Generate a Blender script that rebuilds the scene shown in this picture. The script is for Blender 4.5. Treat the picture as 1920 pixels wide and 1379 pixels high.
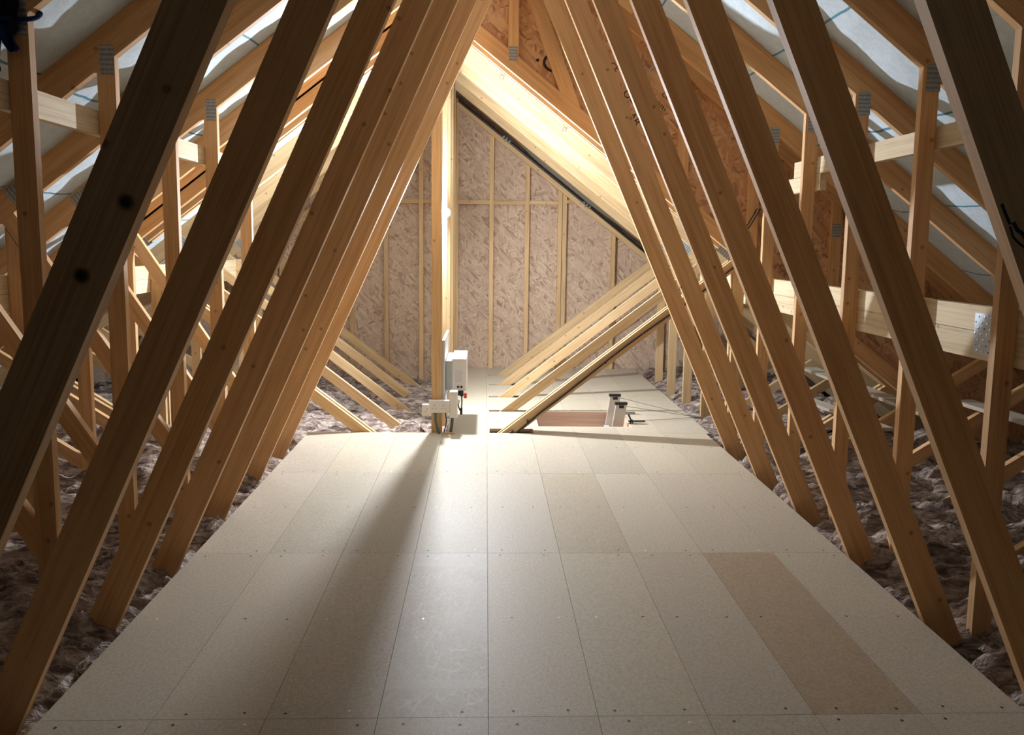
import bpy, math, random
import numpy as np
from mathutils import Matrix, Vector

for o in list(bpy.data.objects):
    bpy.data.objects.remove(o)
scene = bpy.context.scene
COL = scene.collection
random.seed(7)

# ------------------------------------------------------------------ camera
def cam_matrix(loc, yaw, pitch, roll):
    cy, sy, cp, sp = math.cos(yaw), math.sin(yaw), math.cos(pitch), math.sin(pitch)
    fwd = Vector((sy * cp, cy * cp, -sp)); right = Vector((cy, -sy, 0)); down = fwd.cross(right)
    r = math.cos(roll) * right + math.sin(roll) * down
    d = -math.sin(roll) * right + math.cos(roll) * down
    m = Matrix.Identity(4)
    for i in range(3):
        m[i][0], m[i][1], m[i][2], m[i][3] = r[i], -d[i], -fwd[i], loc[i]
    return m
cam = bpy.data.cameras.new('camera'); camo = bpy.data.objects.new('camera', cam); COL.objects.link(camo)
cam.sensor_fit = 'HORIZONTAL'; cam.sensor_width = 36.0
cam.lens = 36.0 * 1481.97 / 1920
cam.shift_y = (628.57 - 689.5) / 1920
cam.clip_start = 0.02
camo.matrix_world = cam_matrix((-0.0186, -2.1506, 1.3696), 0.034241, 0.116438, -0.012091)
scene.camera = camo

# ------------------------------------------------------------------ world, exposure (one lamp lights the loft, see LAMP)
w = bpy.data.worlds.new('World'); scene.world = w; w.use_nodes = True
w.node_tree.nodes['Background'].inputs[0].default_value = (0.02, 0.022, 0.03, 1)
w.node_tree.nodes['Background'].inputs[1].default_value = 0.05
vs = scene.view_settings
vs.view_transform = 'Standard'; vs.look = 'None'; vs.gamma = 1; vs.use_curve_mapping = False
vs.exposure = 0.0
scene.cycles.use_light_tree = False; scene.cycles.max_bounces = 10; scene.cycles.diffuse_bounces = 9; scene.cycles.glossy_bounces = 2
scene.cycles.sample_clamp_indirect = 6.0
LAMP_STRENGTH = 9000.0
LAMP_COLOR = (0.94, 1.0, 1.09)

# ------------------------------------------------------------------ materials
def new_mat(name):
    m = bpy.data.materials.new(name); m.use_nodes = True
    nt = m.node_tree
    b = nt.nodes['Principled BSDF']
    return m, nt, b
def N(nt, t, **kw):
    n = nt.nodes.new(t)
    for k, v in kw.items(): setattr(n, k, v)
    return n
def L(nt, a, b): nt.links.new(a, b)
def rampn(nt, fac, stops):
    r = N(nt, 'ShaderNodeValToRGB'); e = r.color_ramp.elements
    while len(e) < len(stops): e.new(0.5)
    for el, (p, c) in zip(e, stops): el.position = p; el.color = (*c, 1)
    L(nt, fac, r.inputs[0]); return r
def mixc(nt, fac, a, b, mode='MIX'):
    m = N(nt, 'ShaderNodeMix', data_type='RGBA', blend_type=mode)
    for s, v in ((m.inputs[0], fac), (m.inputs[6], a), (m.inputs[7], b)):
        if isinstance(v, (int, float)): s.default_value = v
        elif isinstance(v, tuple): s.default_value = (*v, 1)
        else: L(nt, v, s)
    return m.outputs[2]
def math_(nt, op, a, b=None, c=None):
    m = N(nt, 'ShaderNodeMath', operation=op)
    for i, v in enumerate((a, b, c)):
        if v is None: continue
        if isinstance(v, (int, float)): m.inputs[i].default_value = v
        else: L(nt, v, m.inputs[i])
    return m.outputs[0]
def coords(nt, scale=(1, 1, 1), rnd=True, rot=(0, 0, 0)):
    tc = N(nt, 'ShaderNodeTexCoord'); v = tc.outputs['Object']
    if rnd:
        oi = N(nt, 'ShaderNodeObjectInfo')
        sc = N(nt, 'ShaderNodeVectorMath', operation='SCALE'); sc.inputs[0].default_value = (31.7, 17.3, 23.9)
        L(nt, oi.outputs['Random'], sc.inputs['Scale'])
        ad = N(nt, 'ShaderNodeVectorMath', operation='ADD'); L(nt, v, ad.inputs[0]); L(nt, sc.outputs[0], ad.inputs[1]); v = ad.outputs[0]
    mp = N(nt, 'ShaderNodeMapping'); mp.inputs['Scale'].default_value = scale; mp.inputs['Rotation'].default_value = rot
    L(nt, v, mp.inputs['Vector']); return mp.outputs[0]
def noise(nt, vec, scale=1.0, detail=4, rough=0.55, dist=0.0):
    n = N(nt, 'ShaderNodeTexNoise'); n.inputs['Scale'].default_value = scale; n.inputs['Detail'].default_value = detail
    n.inputs['Roughness'].default_value = rough; n.inputs['Distortion'].default_value = dist; L(nt, vec, n.inputs['Vector']); return n
def bump(nt, b, h, strength=0.3, dist=0.002):
    bp = N(nt, 'ShaderNodeBump'); bp.inputs['Strength'].default_value = strength; bp.inputs['Distance'].default_value = dist
    L(nt, h, bp.inputs['Height']); L(nt, bp.outputs[0], b.inputs['Normal'])

def wood(name, light, dark, knot=(0.17, 0.075, 0.03), rough=0.62, knots=0.72, grain=1.0):
    m, nt, b = new_mat(name)
    v = coords(nt, (0.9, 14, 14))
    g = noise(nt, v, 3.0, 2, 0.6)
    v2 = coords(nt, (0.5, 60, 60))
    f = noise(nt, v2, 4.0, 0, 0.6)
    v3 = coords(nt, (1.1, 3, 3))
    big = noise(nt, v3, 1.6, 0, 0.5)
    s = math_(nt, 'ADD', math_(nt, 'MULTIPLY', g.outputs[0], 0.65), math_(nt, 'MULTIPLY', f.outputs[0], 0.35))
    r = rampn(nt, s, [(0.36, dark), (0.5, tuple((a * .6 + c * .4) for a, c in zip(light, dark))), (0.64, light)])
    c = mixc(nt, math_(nt, 'MULTIPLY', big.outputs[0], 0.35), r.outputs[0], tuple(x * 0.72 for x in dark))
    # knots
    kv = coords(nt, (1, 1, 1), rot=(math.pi / 2, 0, 0))
    vo = N(nt, 'ShaderNodeTexVoronoi', voronoi_dimensions='2D'); vo.inputs['Scale'].default_value = 7.0; L(nt, kv, vo.inputs['Vector'])
    sep = N(nt, 'ShaderNodeSeparateColor'); L(nt, vo.outputs['Color'], sep.inputs[0])
    pick = math_(nt, 'GREATER_THAN', sep.outputs[0], knots)
    near = N(nt, 'ShaderNodeMapRange'); near.inputs[1].default_value = 0.03; near.inputs[2].default_value = 0.085
    near.inputs[3].default_value = 1.0; near.inputs[4].default_value = 0.0; L(nt, vo.outputs['Distance'], near.inputs[0])
    kf = math_(nt, 'MULTIPLY', math_(nt, 'MULTIPLY', near.outputs[0], pick), 0.6)
    c = mixc(nt, kf, c, knot)
    oi = N(nt, 'ShaderNodeObjectInfo')
    tone = N(nt, 'ShaderNodeMapRange'); tone.inputs[3].default_value = 0.86; tone.inputs[4].default_value = 1.12; L(nt, oi.outputs['Random'], tone.inputs[0])
    hsv = N(nt, 'ShaderNodeHueSaturation'); L(nt, c, hsv.inputs['Color']); L(nt, tone.outputs[0], hsv.inputs['Value'])
    L(nt, hsv.outputs[0], b.inputs['Base Color']); b.inputs['Roughness'].default_value = rough
    b.inputs['Specular IOR Level'].default_value = 0.3
    if grain > 1: bump(nt, b, s, 0.25 * grain, 0.0015)
    return m
M = {}
M['wood'] = wood('spruce_timber', (0.77, 0.495, 0.25), (0.59, 0.34, 0.155))
M['wood_far'] = wood('pale_spruce_timber', (0.68, 0.485, 0.27), (0.53, 0.345, 0.165))
M['wood_rough'] = wood('rough_sawn_timber', (0.78, 0.65, 0.43), (0.58, 0.45, 0.27), knots=0.7, grain=2.2)
M['wood_grey'] = wood('weathered_plank', (0.50, 0.44, 0.35), (0.36, 0.30, 0.23), knots=0.8)
M['ply'] = wood('pink_plywood', (0.66, 0.48, 0.37), (0.56, 0.38, 0.28), knots=0.98)

def chipboard():
    m, nt, b = new_mat('chipboard')
    v = coords(nt, (1, 1, 1))
    f = noise(nt, v, 420, 0, 0.7); g = noise(nt, v, 90, 1, 0.6); big = noise(nt, coords(nt, (1.2, 4, 4)), 2.0, 2, 0.5)
    s = math_(nt, 'ADD', math_(nt, 'MULTIPLY', f.outputs[0], 0.6), math_(nt, 'MULTIPLY', g.outputs[0], 0.4))
    r = rampn(nt, s, [(0.36, (0.35, 0.290, 0.210)), (0.5, (0.44, 0.382, 0.290)), (0.64, (0.525, 0.465, 0.370))])
    c = mixc(nt, math_(nt, 'MULTIPLY', big.outputs[0], 0.25), r.outputs[0], (0.405, 0.340, 0.245))
    # flecks of dark chips
    d = noise(nt, v, 240, 1, 0.5); dk = rampn(nt, d.outputs[0], [(0.68, (0, 0, 0)), (0.74, (1, 1, 1))])
    c = mixc(nt, math_(nt, 'MULTIPLY', dk.outputs[0], 0.35), c, (0.19, 0.145, 0.10))
    oi = N(nt, 'ShaderNodeObjectInfo'); c = mixc(nt, 1.0, c, oi.outputs['Color'], 'MULTIPLY')
    L(nt, c, b.inputs['Base Color']); b.inputs['Roughness'].default_value = 0.55; b.inputs['Specular IOR Level'].default_value = 0.35
    return m, nt, b, c
M['chip'], _, _, _ = chipboard()
def chip_scuffed():
    m, nt, b, c = chipboard(); m.name = 'scuffed_chipboard'
    v = coords(nt, (1, 1, 1), rnd=False)
    tot = None
    for rot, sc, th in ((0.25, 6.0, 0.02), (-0.6, 5.0, 0.016), (1.0, 4.0, 0.012), (0.05, 9.0, 0.02)):
        v0_ = coords(nt, (1, 1, 1), rnd=False, rot=(0, 0, rot)); mp3 = N(nt, 'ShaderNodeMapping'); mp3.inputs['Scale'].default_value = (sc * 0.5, sc * 3.5, 1); L(nt, v0_, mp3.inputs[0]); vv = mp3.outputs[0]
        n = noise(nt, vv, 1.0, 0, 0.4)
        a = math_(nt, 'ABSOLUTE', math_(nt, 'SUBTRACT', n.outputs[0], 0.5))
        k = math_(nt, 'LESS_THAN', a, th * 0.5)
        tot = k if tot is None else math_(nt, 'MAXIMUM', tot, k)
    br = noise(nt, v, 9, 3, 0.6); msk = rampn(nt, br.outputs[0], [(0.40, (0, 0, 0)), (0.55, (1, 1, 1))])
    ms2 = noise(nt, v, 2.6, 2, 0.5); mk2 = rampn(nt, ms2.outputs[0], [(0.42, (0, 0, 0)), (0.6, (1, 1, 1))])
    sx = N(nt, 'ShaderNodeSeparateXYZ'); L(nt, v, sx.inputs[0])
    stripe = None
    for x0, x1 in ((0.47, 0.505), (-0.46, -0.41)):
        s_ = math_(nt, 'MULTIPLY', math_(nt, 'GREATER_THAN', sx.outputs[0], x0), math_(nt, 'LESS_THAN', sx.outputs[0], x1))
        stripe = s_ if stripe is None else math_(nt, 'MAXIMUM', stripe, s_)
    f = math_(nt, 'MULTIPLY', math_(nt, 'MULTIPLY', tot, msk.outputs[0]), 0.5)
    f = math_(nt, 'MAXIMUM', f, math_(nt, 'MULTIPLY', mk2.outputs[0], 0.22))
    f = math_(nt, 'MAXIMUM', f, math_(nt, 'MULTIPLY', stripe, 0.28))
    c2 = mixc(nt, f, c, (0.66, 0.65, 0.63)); L(nt, c2, b.inputs['Base Color'])
    return m
M['chip_scuff'] = chip_scuffed()

def osb(name, c0, c1, c2, c3, cb):
    m, nt, b = new_mat(name)
    tot = None; cols = []
    warp = noise(nt, coords(nt, (1, 1, 1)), 6.0, 0, 0.5)
    base = None
    for i, (rot, sc) in enumerate(((0.35, 14), (1.5, 16), (-0.85, 13))):
        v0 = coords(nt, (1, 1, 1), rot=(math.pi / 2, 0, rot)); mp2 = N(nt, 'ShaderNodeMapping'); mp2.inputs['Scale'].default_value = (sc, sc * 4.0, 1); L(nt, v0, mp2.inputs[0]); v = mp2.outputs[0]
        ad = N(nt, 'ShaderNodeVectorMath', operation='ADD'); L(nt, v, ad.inputs[0])
        scn = N(nt, 'ShaderNodeVectorMath', operation='SCALE'); scn.inputs['Scale'].default_value = 1.5; L(nt, warp.outputs[1], scn.inputs[0]); L(nt, scn.outputs[0], ad.inputs[1])
        vo = N(nt, 'ShaderNodeTexVoronoi', voronoi_dimensions='2D'); vo.inputs['Scale'].default_value = 1.0; L(nt, ad.outputs[0], vo.inputs['Vector'])
        sep = N(nt, 'ShaderNodeSeparateColor'); L(nt, vo.outputs['Color'], sep.inputs[0])
        r = rampn(nt, sep.outputs[0], [(0.0, c0), (0.18, c1), (0.6, c2), (1.0, c3)])
        base = r.outputs[0] if base is None else mixc(nt, math_(nt, 'GREATER_THAN', sep.outputs[1], 0.55), base, r.outputs[0])
        tot = sep.outputs[2] if tot is None else math_(nt, 'ADD', tot, sep.outputs[2])
    big = noise(nt, coords(nt, (1, 1, 1)), 2.5, 1, 0.5)
    c = mixc(nt, math_(nt, 'MULTIPLY', big.outputs[0], 0.45), base, cb)
    L(nt, c, b.inputs['Base Color']); b.inputs['Roughness'].default_value = 0.6; b.inputs['Specular IOR Level'].default_value = 0.3
    return m
M['osb'] = osb('osb', (0.28, 0.18, 0.13), (0.45, 0.32, 0.235), (0.555, 0.415, 0.305), (0.66, 0.52, 0.38), (0.47, 0.345, 0.26))
M['osb_warm'] = osb('bounce_tinted_osb', (0.26, 0.13, 0.075), (0.47, 0.27, 0.15), (0.60, 0.37, 0.205), (0.70, 0.47, 0.27), (0.50, 0.29, 0.165))  # OSB copy for the dividing panel, warm light bounced off timber painted into its colour

def membrane(laps):
    m, nt, b = new_mat('breather_membrane')
    tc = N(nt, 'ShaderNodeTexCoord'); v = tc.outputs['Object']
    f = noise(nt, v, 28, 3, 0.65); fine = noise(nt, v, 220, 0, 0.6)
    s = math_(nt, 'ADD', math_(nt, 'MULTIPLY', f.outputs[0], 0.6), math_(nt, 'MULTIPLY', fine.outputs[0], 0.4))
    r = rampn(nt, s, [(0.35, (0.54, 0.65, 0.73)), (0.65, (0.68, 0.79, 0.86))])
    sx = N(nt, 'ShaderNodeSeparateXYZ'); L(nt, v, sx.inputs[0])
    wob = noise(nt, v, 3.0, 2, 0.5)
    x = math_(nt, 'ADD', sx.outputs[0], math_(nt, 'MULTIPLY', math_(nt, 'SUBTRACT', wob.outputs[0], 0.5), 0.02))
    line = None
    for lx in laps:
        k = math_(nt, 'LESS_THAN', math_(nt, 'ABSOLUTE', math_(nt, 'SUBTRACT', x, lx)), 0.0045)
        line = k if line is None else math_(nt, 'MAXIMUM', line, k)
    c = mixc(nt, line, r.outputs[0], (0.10, 0.26, 0.36))
    L(nt, c, b.inputs['Base Color']); b.inputs['Roughness'].default_value = 0.7; b.inputs['Specular IOR Level'].default_value = 0.2
    return m
LAPS = [1.595, 2.13, 2.656, 3.16, 3.7, 1.06, 0.53]
M['membrane'] = membrane(LAPS + [0.31 - x for x in LAPS])

def wool():
    m, nt, b = new_mat('mineral_wool')
    tc = N(nt, 'ShaderNodeTexCoord'); mp = N(nt, 'ShaderNodeMapping'); mp.inputs['Scale'].default_value = (4, 13, 13); L(nt, tc.outputs['Object'], mp.inputs[0])
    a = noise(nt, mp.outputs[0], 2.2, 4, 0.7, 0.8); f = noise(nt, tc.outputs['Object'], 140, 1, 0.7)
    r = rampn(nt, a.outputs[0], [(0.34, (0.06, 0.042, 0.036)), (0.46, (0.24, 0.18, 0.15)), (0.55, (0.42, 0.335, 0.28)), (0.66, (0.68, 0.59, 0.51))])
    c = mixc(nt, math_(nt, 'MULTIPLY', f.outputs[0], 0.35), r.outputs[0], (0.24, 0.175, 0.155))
    L(nt, c, b.inputs['Base Color']); b.inputs['Roughness'].default_value = 0.95; b.inputs['Specular IOR Level'].default_value = 0.05
    h = math_(nt, 'ADD', a.outputs[0], math_(nt, 'MULTIPLY', f.outputs[0], 0.25))
    bump(nt, b, h, 0.9, 0.02)
    return m
M['wool'] = wool()

def plain(name, col, rough=0.5, metal=0.0, spec=0.5, nz=0.0, scale=40):
    m, nt, b = new_mat(name)
    if nz:
        n = noise(nt, coords(nt), scale, 3, 0.6)
        c = mixc(nt, math_(nt, 'MULTIPLY', n.outputs[0], nz), col, tuple(x * 0.6 for x in col)); L(nt, c, b.inputs['Base Color'])
    else: b.inputs['Base Color'].default_value = (*col, 1)
    b.inputs['Roughness'].default_value = rough; b.inputs['Metallic'].default_value = metal; b.inputs['Specular IOR Level'].default_value = spec
    return m
def plate_mat():
    m, nt, b = new_mat('pressed_nail_plate')
    wv = N(nt, 'ShaderNodeTexWave', wave_type='BANDS', bands_direction='Z'); wv.inputs['Scale'].default_value = 16; wv.inputs['Distortion'].default_value = 3.0; wv.inputs['Detail'].default_value = 1
    wv.inputs['Detail Scale'].default_value = 12
    L(nt, coords(nt, rnd=False), wv.inputs['Vector'])
    r = rampn(nt, wv.outputs[0], [(0.2, (0.25, 0.27, 0.28)), (0.7, (0.42, 0.46, 0.48))]); L(nt, r.outputs[0], b.inputs['Base Color'])
    b.inputs['Roughness'].default_value = 0.5; b.inputs['Metallic'].default_value = 0.35; bump(nt, b, wv.outputs[0], 0.6, 0.004)
    return m
M['plate'] = plate_mat()
M['zinc'] = plain('galvanised_steel', (0.46, 0.52, 0.58), 0.42, 0.4, nz=0.4)
M['stud'] = plain('bright_nail', (0.85, 0.88, 0.9), 0.25, 0.6)
M['black'] = plain('black_plastic', (0.015, 0.015, 0.017), 0.45)
M['hole'] = plain('dark_screw', (0.02, 0.016, 0.012), 0.6)
def knot_mat():
    m, nt, b = new_mat('dark_knot')
    tc = N(nt, 'ShaderNodeTexCoord'); le = N(nt, 'ShaderNodeVectorMath', operation='LENGTH'); L(nt, tc.outputs['Object'], le.inputs[0])
    n = noise(nt, tc.outputs['Object'], 180, 3, 0.6); d = math_(nt, 'ADD', le.outputs['Value'], math_(nt, 'MULTIPLY', math_(nt, 'SUBTRACT', n.outputs[0], 0.5), 0.008))
    r = rampn(nt, math_(nt, 'MULTIPLY', d, 50), [(0.3, (0.012, 0.007, 0.006)), (0.55, (0.10, 0.05, 0.022)), (0.9, (0.50, 0.30, 0.125))])
    L(nt, r.outputs[0], b.inputs['Base Color']); b.inputs['Roughness'].default_value = 0.62; return m
M['knot'] = knot_mat()
M['ink'] = plain('black_ink', (0.02, 0.017, 0.017), 0.7)
M['white'] = plain('white_plastic', (0.74, 0.73, 0.70), 0.35, nz=0.08)
M['grey'] = plain('grey_plastic', (0.42, 0.45, 0.46), 0.4)
M['conduit'] = plain('grey_green_cable', (0.10, 0.12, 0.10), 0.45)
M['red'] = plain('red_plastic', (0.62, 0.06, 0.03), 0.4)
M['alu'] = plain('aluminium', (0.62, 0.62, 0.60), 0.4, 0.35, nz=0.2)
M['steel'] = plain('steel_rod', (0.22, 0.22, 0.22), 0.4, 0.6)
M['blue'] = plain('navy_fabric', (0.012, 0.03, 0.12), 0.85, spec=0.15, nz=0.5)
M['darkcloth'] = plain('black_fabric', (0.012, 0.012, 0.018), 0.9, spec=0.1, nz=0.5)
M['film'] = plain('grey_plastic_film', (0.17, 0.165, 0.14), 0.45, nz=0.4, scale=6)
M['glassclip'] = plain('bright_metal_bracket', (0.7, 0.74, 0.75), 0.25, 0.7)
bm_, nt_, b_ = new_mat('lit_bulb')
b_.inputs['Base Color'].default_value = (1, 1, 1, 1); b_.inputs['Emission Color'].default_value = (*LAMP_COLOR, 1); b_.inputs['Emission Strength'].default_value = LAMP_STRENGTH
M['bulb'] = bm_

# ------------------------------------------------------------------ object helpers
def link(name, mesh, parent=None, loc=(0, 0, 0), mat=None):
    o = bpy.data.objects.new(name, mesh); COL.objects.link(o); o.location = loc
    if parent is not None: o.parent = parent
    if mat is not None: mesh.materials.append(M[mat])
    return o
def empty(name, loc, label=None, cat=None, group=None, kind=None):
    o = bpy.data.objects.new(name, None); COL.objects.link(o); o.location = loc; o.empty_display_size = 0.1
    tag(o, label, cat, group, kind); return o
def tag(o, label=None, cat=None, group=None, kind=None):
    for k, v in (('label', label), ('category', cat), ('group', group), ('kind', kind)):
        if v: o[k] = v
    return o
def ploc(parent): return Vector(parent.location) if parent is not None else Vector((0, 0, 0))
def halfplane(poly, n, d):
    """keep n.p <= d"""
    out = []
    for i in range(len(poly)):
        a, b = poly[i], poly[(i + 1) % len(poly)]
        da = n[0] * a[0] + n[1] * a[1] - d; db = n[0] * b[0] + n[1] * b[1] - d
        if da <= 0: out.append(a)
        if (da < 0 < db) or (db < 0 < da):
            t = da / (da - db); out.append((a[0] + t * (b[0] - a[0]), a[1] + t * (b[1] - a[1])))
    return out
def prism(name, poly, y0, y1, mat, parent=None, ang=0.0):
    """polygon in the XZ plane (world) extruded from y0 to y1; local x runs along ang so the grain follows the member"""
    cx = sum(p[0] for p in poly) / len(poly); cz = sum(p[1] for p in poly) / len(poly); cyy = (y0 + y1) / 2
    ca, sa = math.cos(ang), math.sin(ang)
    area = sum(poly[i][0] * poly[(i + 1) % len(poly)][1] - poly[(i + 1) % len(poly)][0] * poly[i][1] for i in range(len(poly)))
    if area < 0: poly = poly[::-1]
    vs_, n = [], len(poly)
    for y in (y0, y1):
        for x, z in poly:
            dx, dz = x - cx, z - cz
            vs_.append((dx * ca + dz * sa, y - cyy, -dx * sa + dz * ca))
    fs = [tuple(range(n)), tuple(range(2 * n - 1, n - 1, -1))]
    for i in range(n):
        j = (i + 1) % n; fs.append((i, n + i, n + j, j))
    me = bpy.data.meshes.new(name); me.from_pydata(vs_, [], fs); me.update()
    o = link(name, me, parent, mat=mat)
    pl = ploc(parent); o.location = (cx - pl.x, cyy - pl.y, cz - pl.z); o.rotation_euler = (0, -ang, 0)
    return o
def bar(a, b, width, side=0.0, ext=0.0):
    """quad around the line a->b in XZ; side -1: a-b is the right-hand edge, +1: the left-hand edge, 0: centre"""
    dx, dz = b[0] - a[0], b[1] - a[1]; l = math.hypot(dx, dz); dx /= l; dz /= l; nx, nz = -dz, dx
    o0 = -width / 2 + side * width / 2; o1 = width / 2 + side * width / 2
    a = (a[0] - dx * ext, a[1] - dz * ext); b = (b[0] + dx * ext, b[1] + dz * ext)
    return [(a[0] + nx * o0, a[1] + nz * o0), (b[0] + nx * o0, b[1] + nz * o0), (b[0] + nx * o1, b[1] + nz * o1), (a[0] + nx * o1, a[1] + nz * o1)], math.atan2(dz, dx)
def box(name, lo, hi, mat, parent=None, bev=0.0, along='x'):
    c = [(a + b) / 2 for a, b in zip(lo, hi)]; h = [(b - a) / 2 for a, b in zip(lo, hi)]
    if along == 'y': hx, hy, hz = h[1], h[0], h[2]
    elif along == 'z': hx, hy, hz = h[2], h[1], h[0]
    else: hx, hy, hz = h
    me = bpy.data.meshes.new(name)
    vs_ = [(sx * hx, sy * hy, sz * hz) for sx in (-1, 1) for sy in (-1, 1) for sz in (-1, 1)]
    fs = [(0, 1, 3, 2), (4, 6, 7, 5), (0, 4, 5, 1), (2, 3, 7, 6), (0, 2, 6, 4), (1, 5, 7, 3)]
    me.from_pydata(vs_, [], fs); me.update()
    o = link(name, me, parent, mat=mat); pl = ploc(parent); o.location = tuple(c[i] - pl[i] for i in range(3))
    if along == 'y': o.rotation_euler = (0, 0, math.pi / 2)
    elif along == 'z': o.rotation_euler = (0, -math.pi / 2, 0)
    if bev:
        md = o.modifiers.new('bevel', 'BEVEL'); md.width = bev; md.segments = 2
    return o
def tube(name, pts, r, mat, parent=None, res=3):
    cu = bpy.data.curves.new(name, 'CURVE'); cu.dimensions = '3D'; cu.bevel_depth = r; cu.bevel_resolution = res; cu.use_fill_caps = True
    sp = cu.splines.new('POLY'); sp.points.add(len(pts) - 1)
    pl = ploc(parent)
    for p_, q in zip(sp.points, pts): p_.co = (q[0] - pl.x, q[1] - pl.y, q[2] - pl.z, 1)
    o = bpy.data.objects.new(name, cu); COL.objects.link(o); cu.materials.append(M[mat])
    if parent is not None: o.parent = parent
    return o
def smooth_pts(pts, n=6):
    out = []; P = [Vector(p) for p in pts]; P = [P[0]] + P + [P[-1]]
    for i in range(1, len(P) - 2):
        for k in range(n):
            t = k / n; a, b, c, d = P[i - 1:i + 3]
            out.append(0.5 * ((2 * b) + (-a + c) * t + (2 * a - 5 * b + 4 * c - d) * t * t + (-a + 3 * b - 3 * c + d) * t ** 3))
    out.append(P[-2]); return [tuple(p) for p in out]
def copy_tree(o, loc=None):
    c = o.copy(); COL.objects.link(c)
    if loc is not None: c.location = loc
    for ch in list(o.children):
        k = ch.copy(); COL.objects.link(k); k.parent = c
        for g in list(ch.children):
            q = g.copy(); COL.objects.link(q); q.parent = k
    return c

# ------------------------------------------------------------------ dimensions (metres; floor top z=0, first visible board joint y=0)
S = 0.775                      # roof slope
ANG = math.atan(S)
CN, ZN = 0.155, 3.40           # ridge of the near roof: x, height of the rafter underside
CF, ZF = -0.365, 2.90          # ridge of the lower far roof
RD = 0.12; RV = RD / math.cos(ANG)
T = 0.0175                     # half thickness of a truss
YS_NEAR = [-0.61, 0.0, 0.61, 1.22, 1.83, 2.44, 3.05]
YS_FAR = [3.48, 3.545, 4.20, 4.80, 5.40, 5.95]
Y_SPAN = 3.32; Y_GABLE = 6.45; Y_REAR = -7.0
def near_under(x): return ZN - S * abs(x - CN)
def far_under(x): return ZF - S * abs(x - CF)
def below_left(poly, c, z):  return halfplane(poly, (-S, 1), z - S * c)   # Z <= z + S (x-c)
def below_right(poly, c, z): return halfplane(poly, (S, 1), z + S * c)
def above_left(poly, c, z):  return halfplane(poly, (S, -1), -(z - S * c))
def above_right(poly, c, z): return halfplane(poly, (-S, -1), -(z + S * c))

# ------------------------------------------------------------------ floor
floor = empty('floor', (0, 0, 0), 'pale chipboard loft boards laid in rows', None, None, 'structure')
def subtract(rects, hole):
    out = []
    hx0, hx1, hy0, hy1 = hole
    for (x0, x1, y0, y1) in rects:
        if hx1 <= x0 or hx0 >= x1 or hy1 <= y0 or hy0 >= y1: out.append((x0, x1, y0, y1)); continue
        if hy0 > y0: out.append((x0, x1, y0, hy0))
        if hy1 < y1: out.append((x0, x1, hy1, y1))
        a, b = max(y0, hy0), min(y1, hy1)
        if hx0 > x0: out.append((x0, hx0, a, b))
        if hx1 < x1: out.append((hx1, x1, a, b))
    return out
HATCH = (0.37, 1.10, 3.64, 4.20)
holes = [HATCH] + [(0.02, 0.34, y - 0.03, y + 0.035) for y in YS_FAR]
board_meshes = {}
def board(x0, x1, y0, y1, tint, mat='chip'):
    g = 0.0007; lx, ly = x1 - x0 - 2 * g, y1 - y0 - 2 * g
    if lx < 0.01 or ly < 0.01: return
    key = (round(lx, 3), round(ly, 3), mat)
    o = box('floor_board', (x0 + g, y0 + g, -0.022), (x1 - g, y1 - g, 0.0), mat, floor, 0, 'y')
    if key in board_meshes:
        old = o.data; o.data = board_meshes[key]; bpy.data.meshes.remove(old)
    else: board_meshes[key] = o.data
    o.color = (*tint, 1); return o
rows = [(-2.44, -1.22), (-1.22, 0), (0, 1.22), (1.22, 2.44), (2.44, 3.45)]
rb = random.Random(3)
for r, (y0, y1) in enumerate(rows):
    for k in range(-4, 5):
        v = rb.uniform(0.93, 1.05); t = (v * rb.uniform(.99, 1.02), v, v * rb.uniform(.96, 1.02)); mat = 'chip'
        if (r, k) == (2, 3): t = (0.84, 0.74, 0.65)
        if (r, k) == (3, 1): t = (0.93, 0.90, 0.84)
        if (r, k) == (3, 2): t = (1.04, 1.04, 1.04)
        if (r, k) == (2, -1): mat = 'chip_scuff'; t = (1, 1, 1)
        board(k * 0.32, (k + 1) * 0.32, y0, y1, t, mat)
for (y0, y1) in ((3.45, 4.67), (4.67, 5.89), (5.89, 6.44)):
    for k in range(-1, 5):
        x0 = max(k * 0.32, -0.29); x1 = (k + 1) * 0.32 + (0.03 if k == 4 else 0)
        rects = [(x0, x1, y0, y1)]
        for h in holes: rects = subtract(rects, h)
        v = rb.uniform(0.93, 1.05); t = (v, v * .99, v * rb.uniform(.94, 1.0))
        for q in rects: board(*q, t)
# screw heads, dozens of tiny dots
def discs(name, pts, r, mat, parent, z=0.0006, seg=8):
    vs_, fs = [], []
    for (x, y) in pts:
        b = len(vs_)
        vs_ += [(x + r * math.cos(2 * math.pi * i / seg), y + r * math.sin(2 * math.pi * i / seg), z) for i in range(seg)]
        fs.append(tuple(range(b, b + seg)))
    me = bpy.data.meshes.new(name); me.from_pydata(vs_, [], fs); o = link(name, me, parent, mat=mat); o['kind'] = 'stuff'; return o
dark, pale = [], []
for y in (-0.03, 0.03, 0.61, 1.19, 1.25, 1.83, 2.41, 2.47, 3.05, -0.61, -1.19):
    for k in range(-4, 5):
        for e in (0.07, 0.25):
            if rb.random() < 0.8:
                (pale if rb.random() < 0.15 else dark).append((k * 0.32 + e + rb.uniform(-.02, .02), y + rb.uniform(-.006, .006)))
for y in YS_FAR[2:]:
    for k in range(0, 5):
        for e in (0.07, 0.25): dark.append((k * .32 + e, y + .05 + rb.uniform(-.01, .01)))
discs('dark_screw_heads', dark, 0.0048, 'hole', floor)
discs('pale_screw_heads', pale, 0.0048, 'white', floor)
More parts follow.
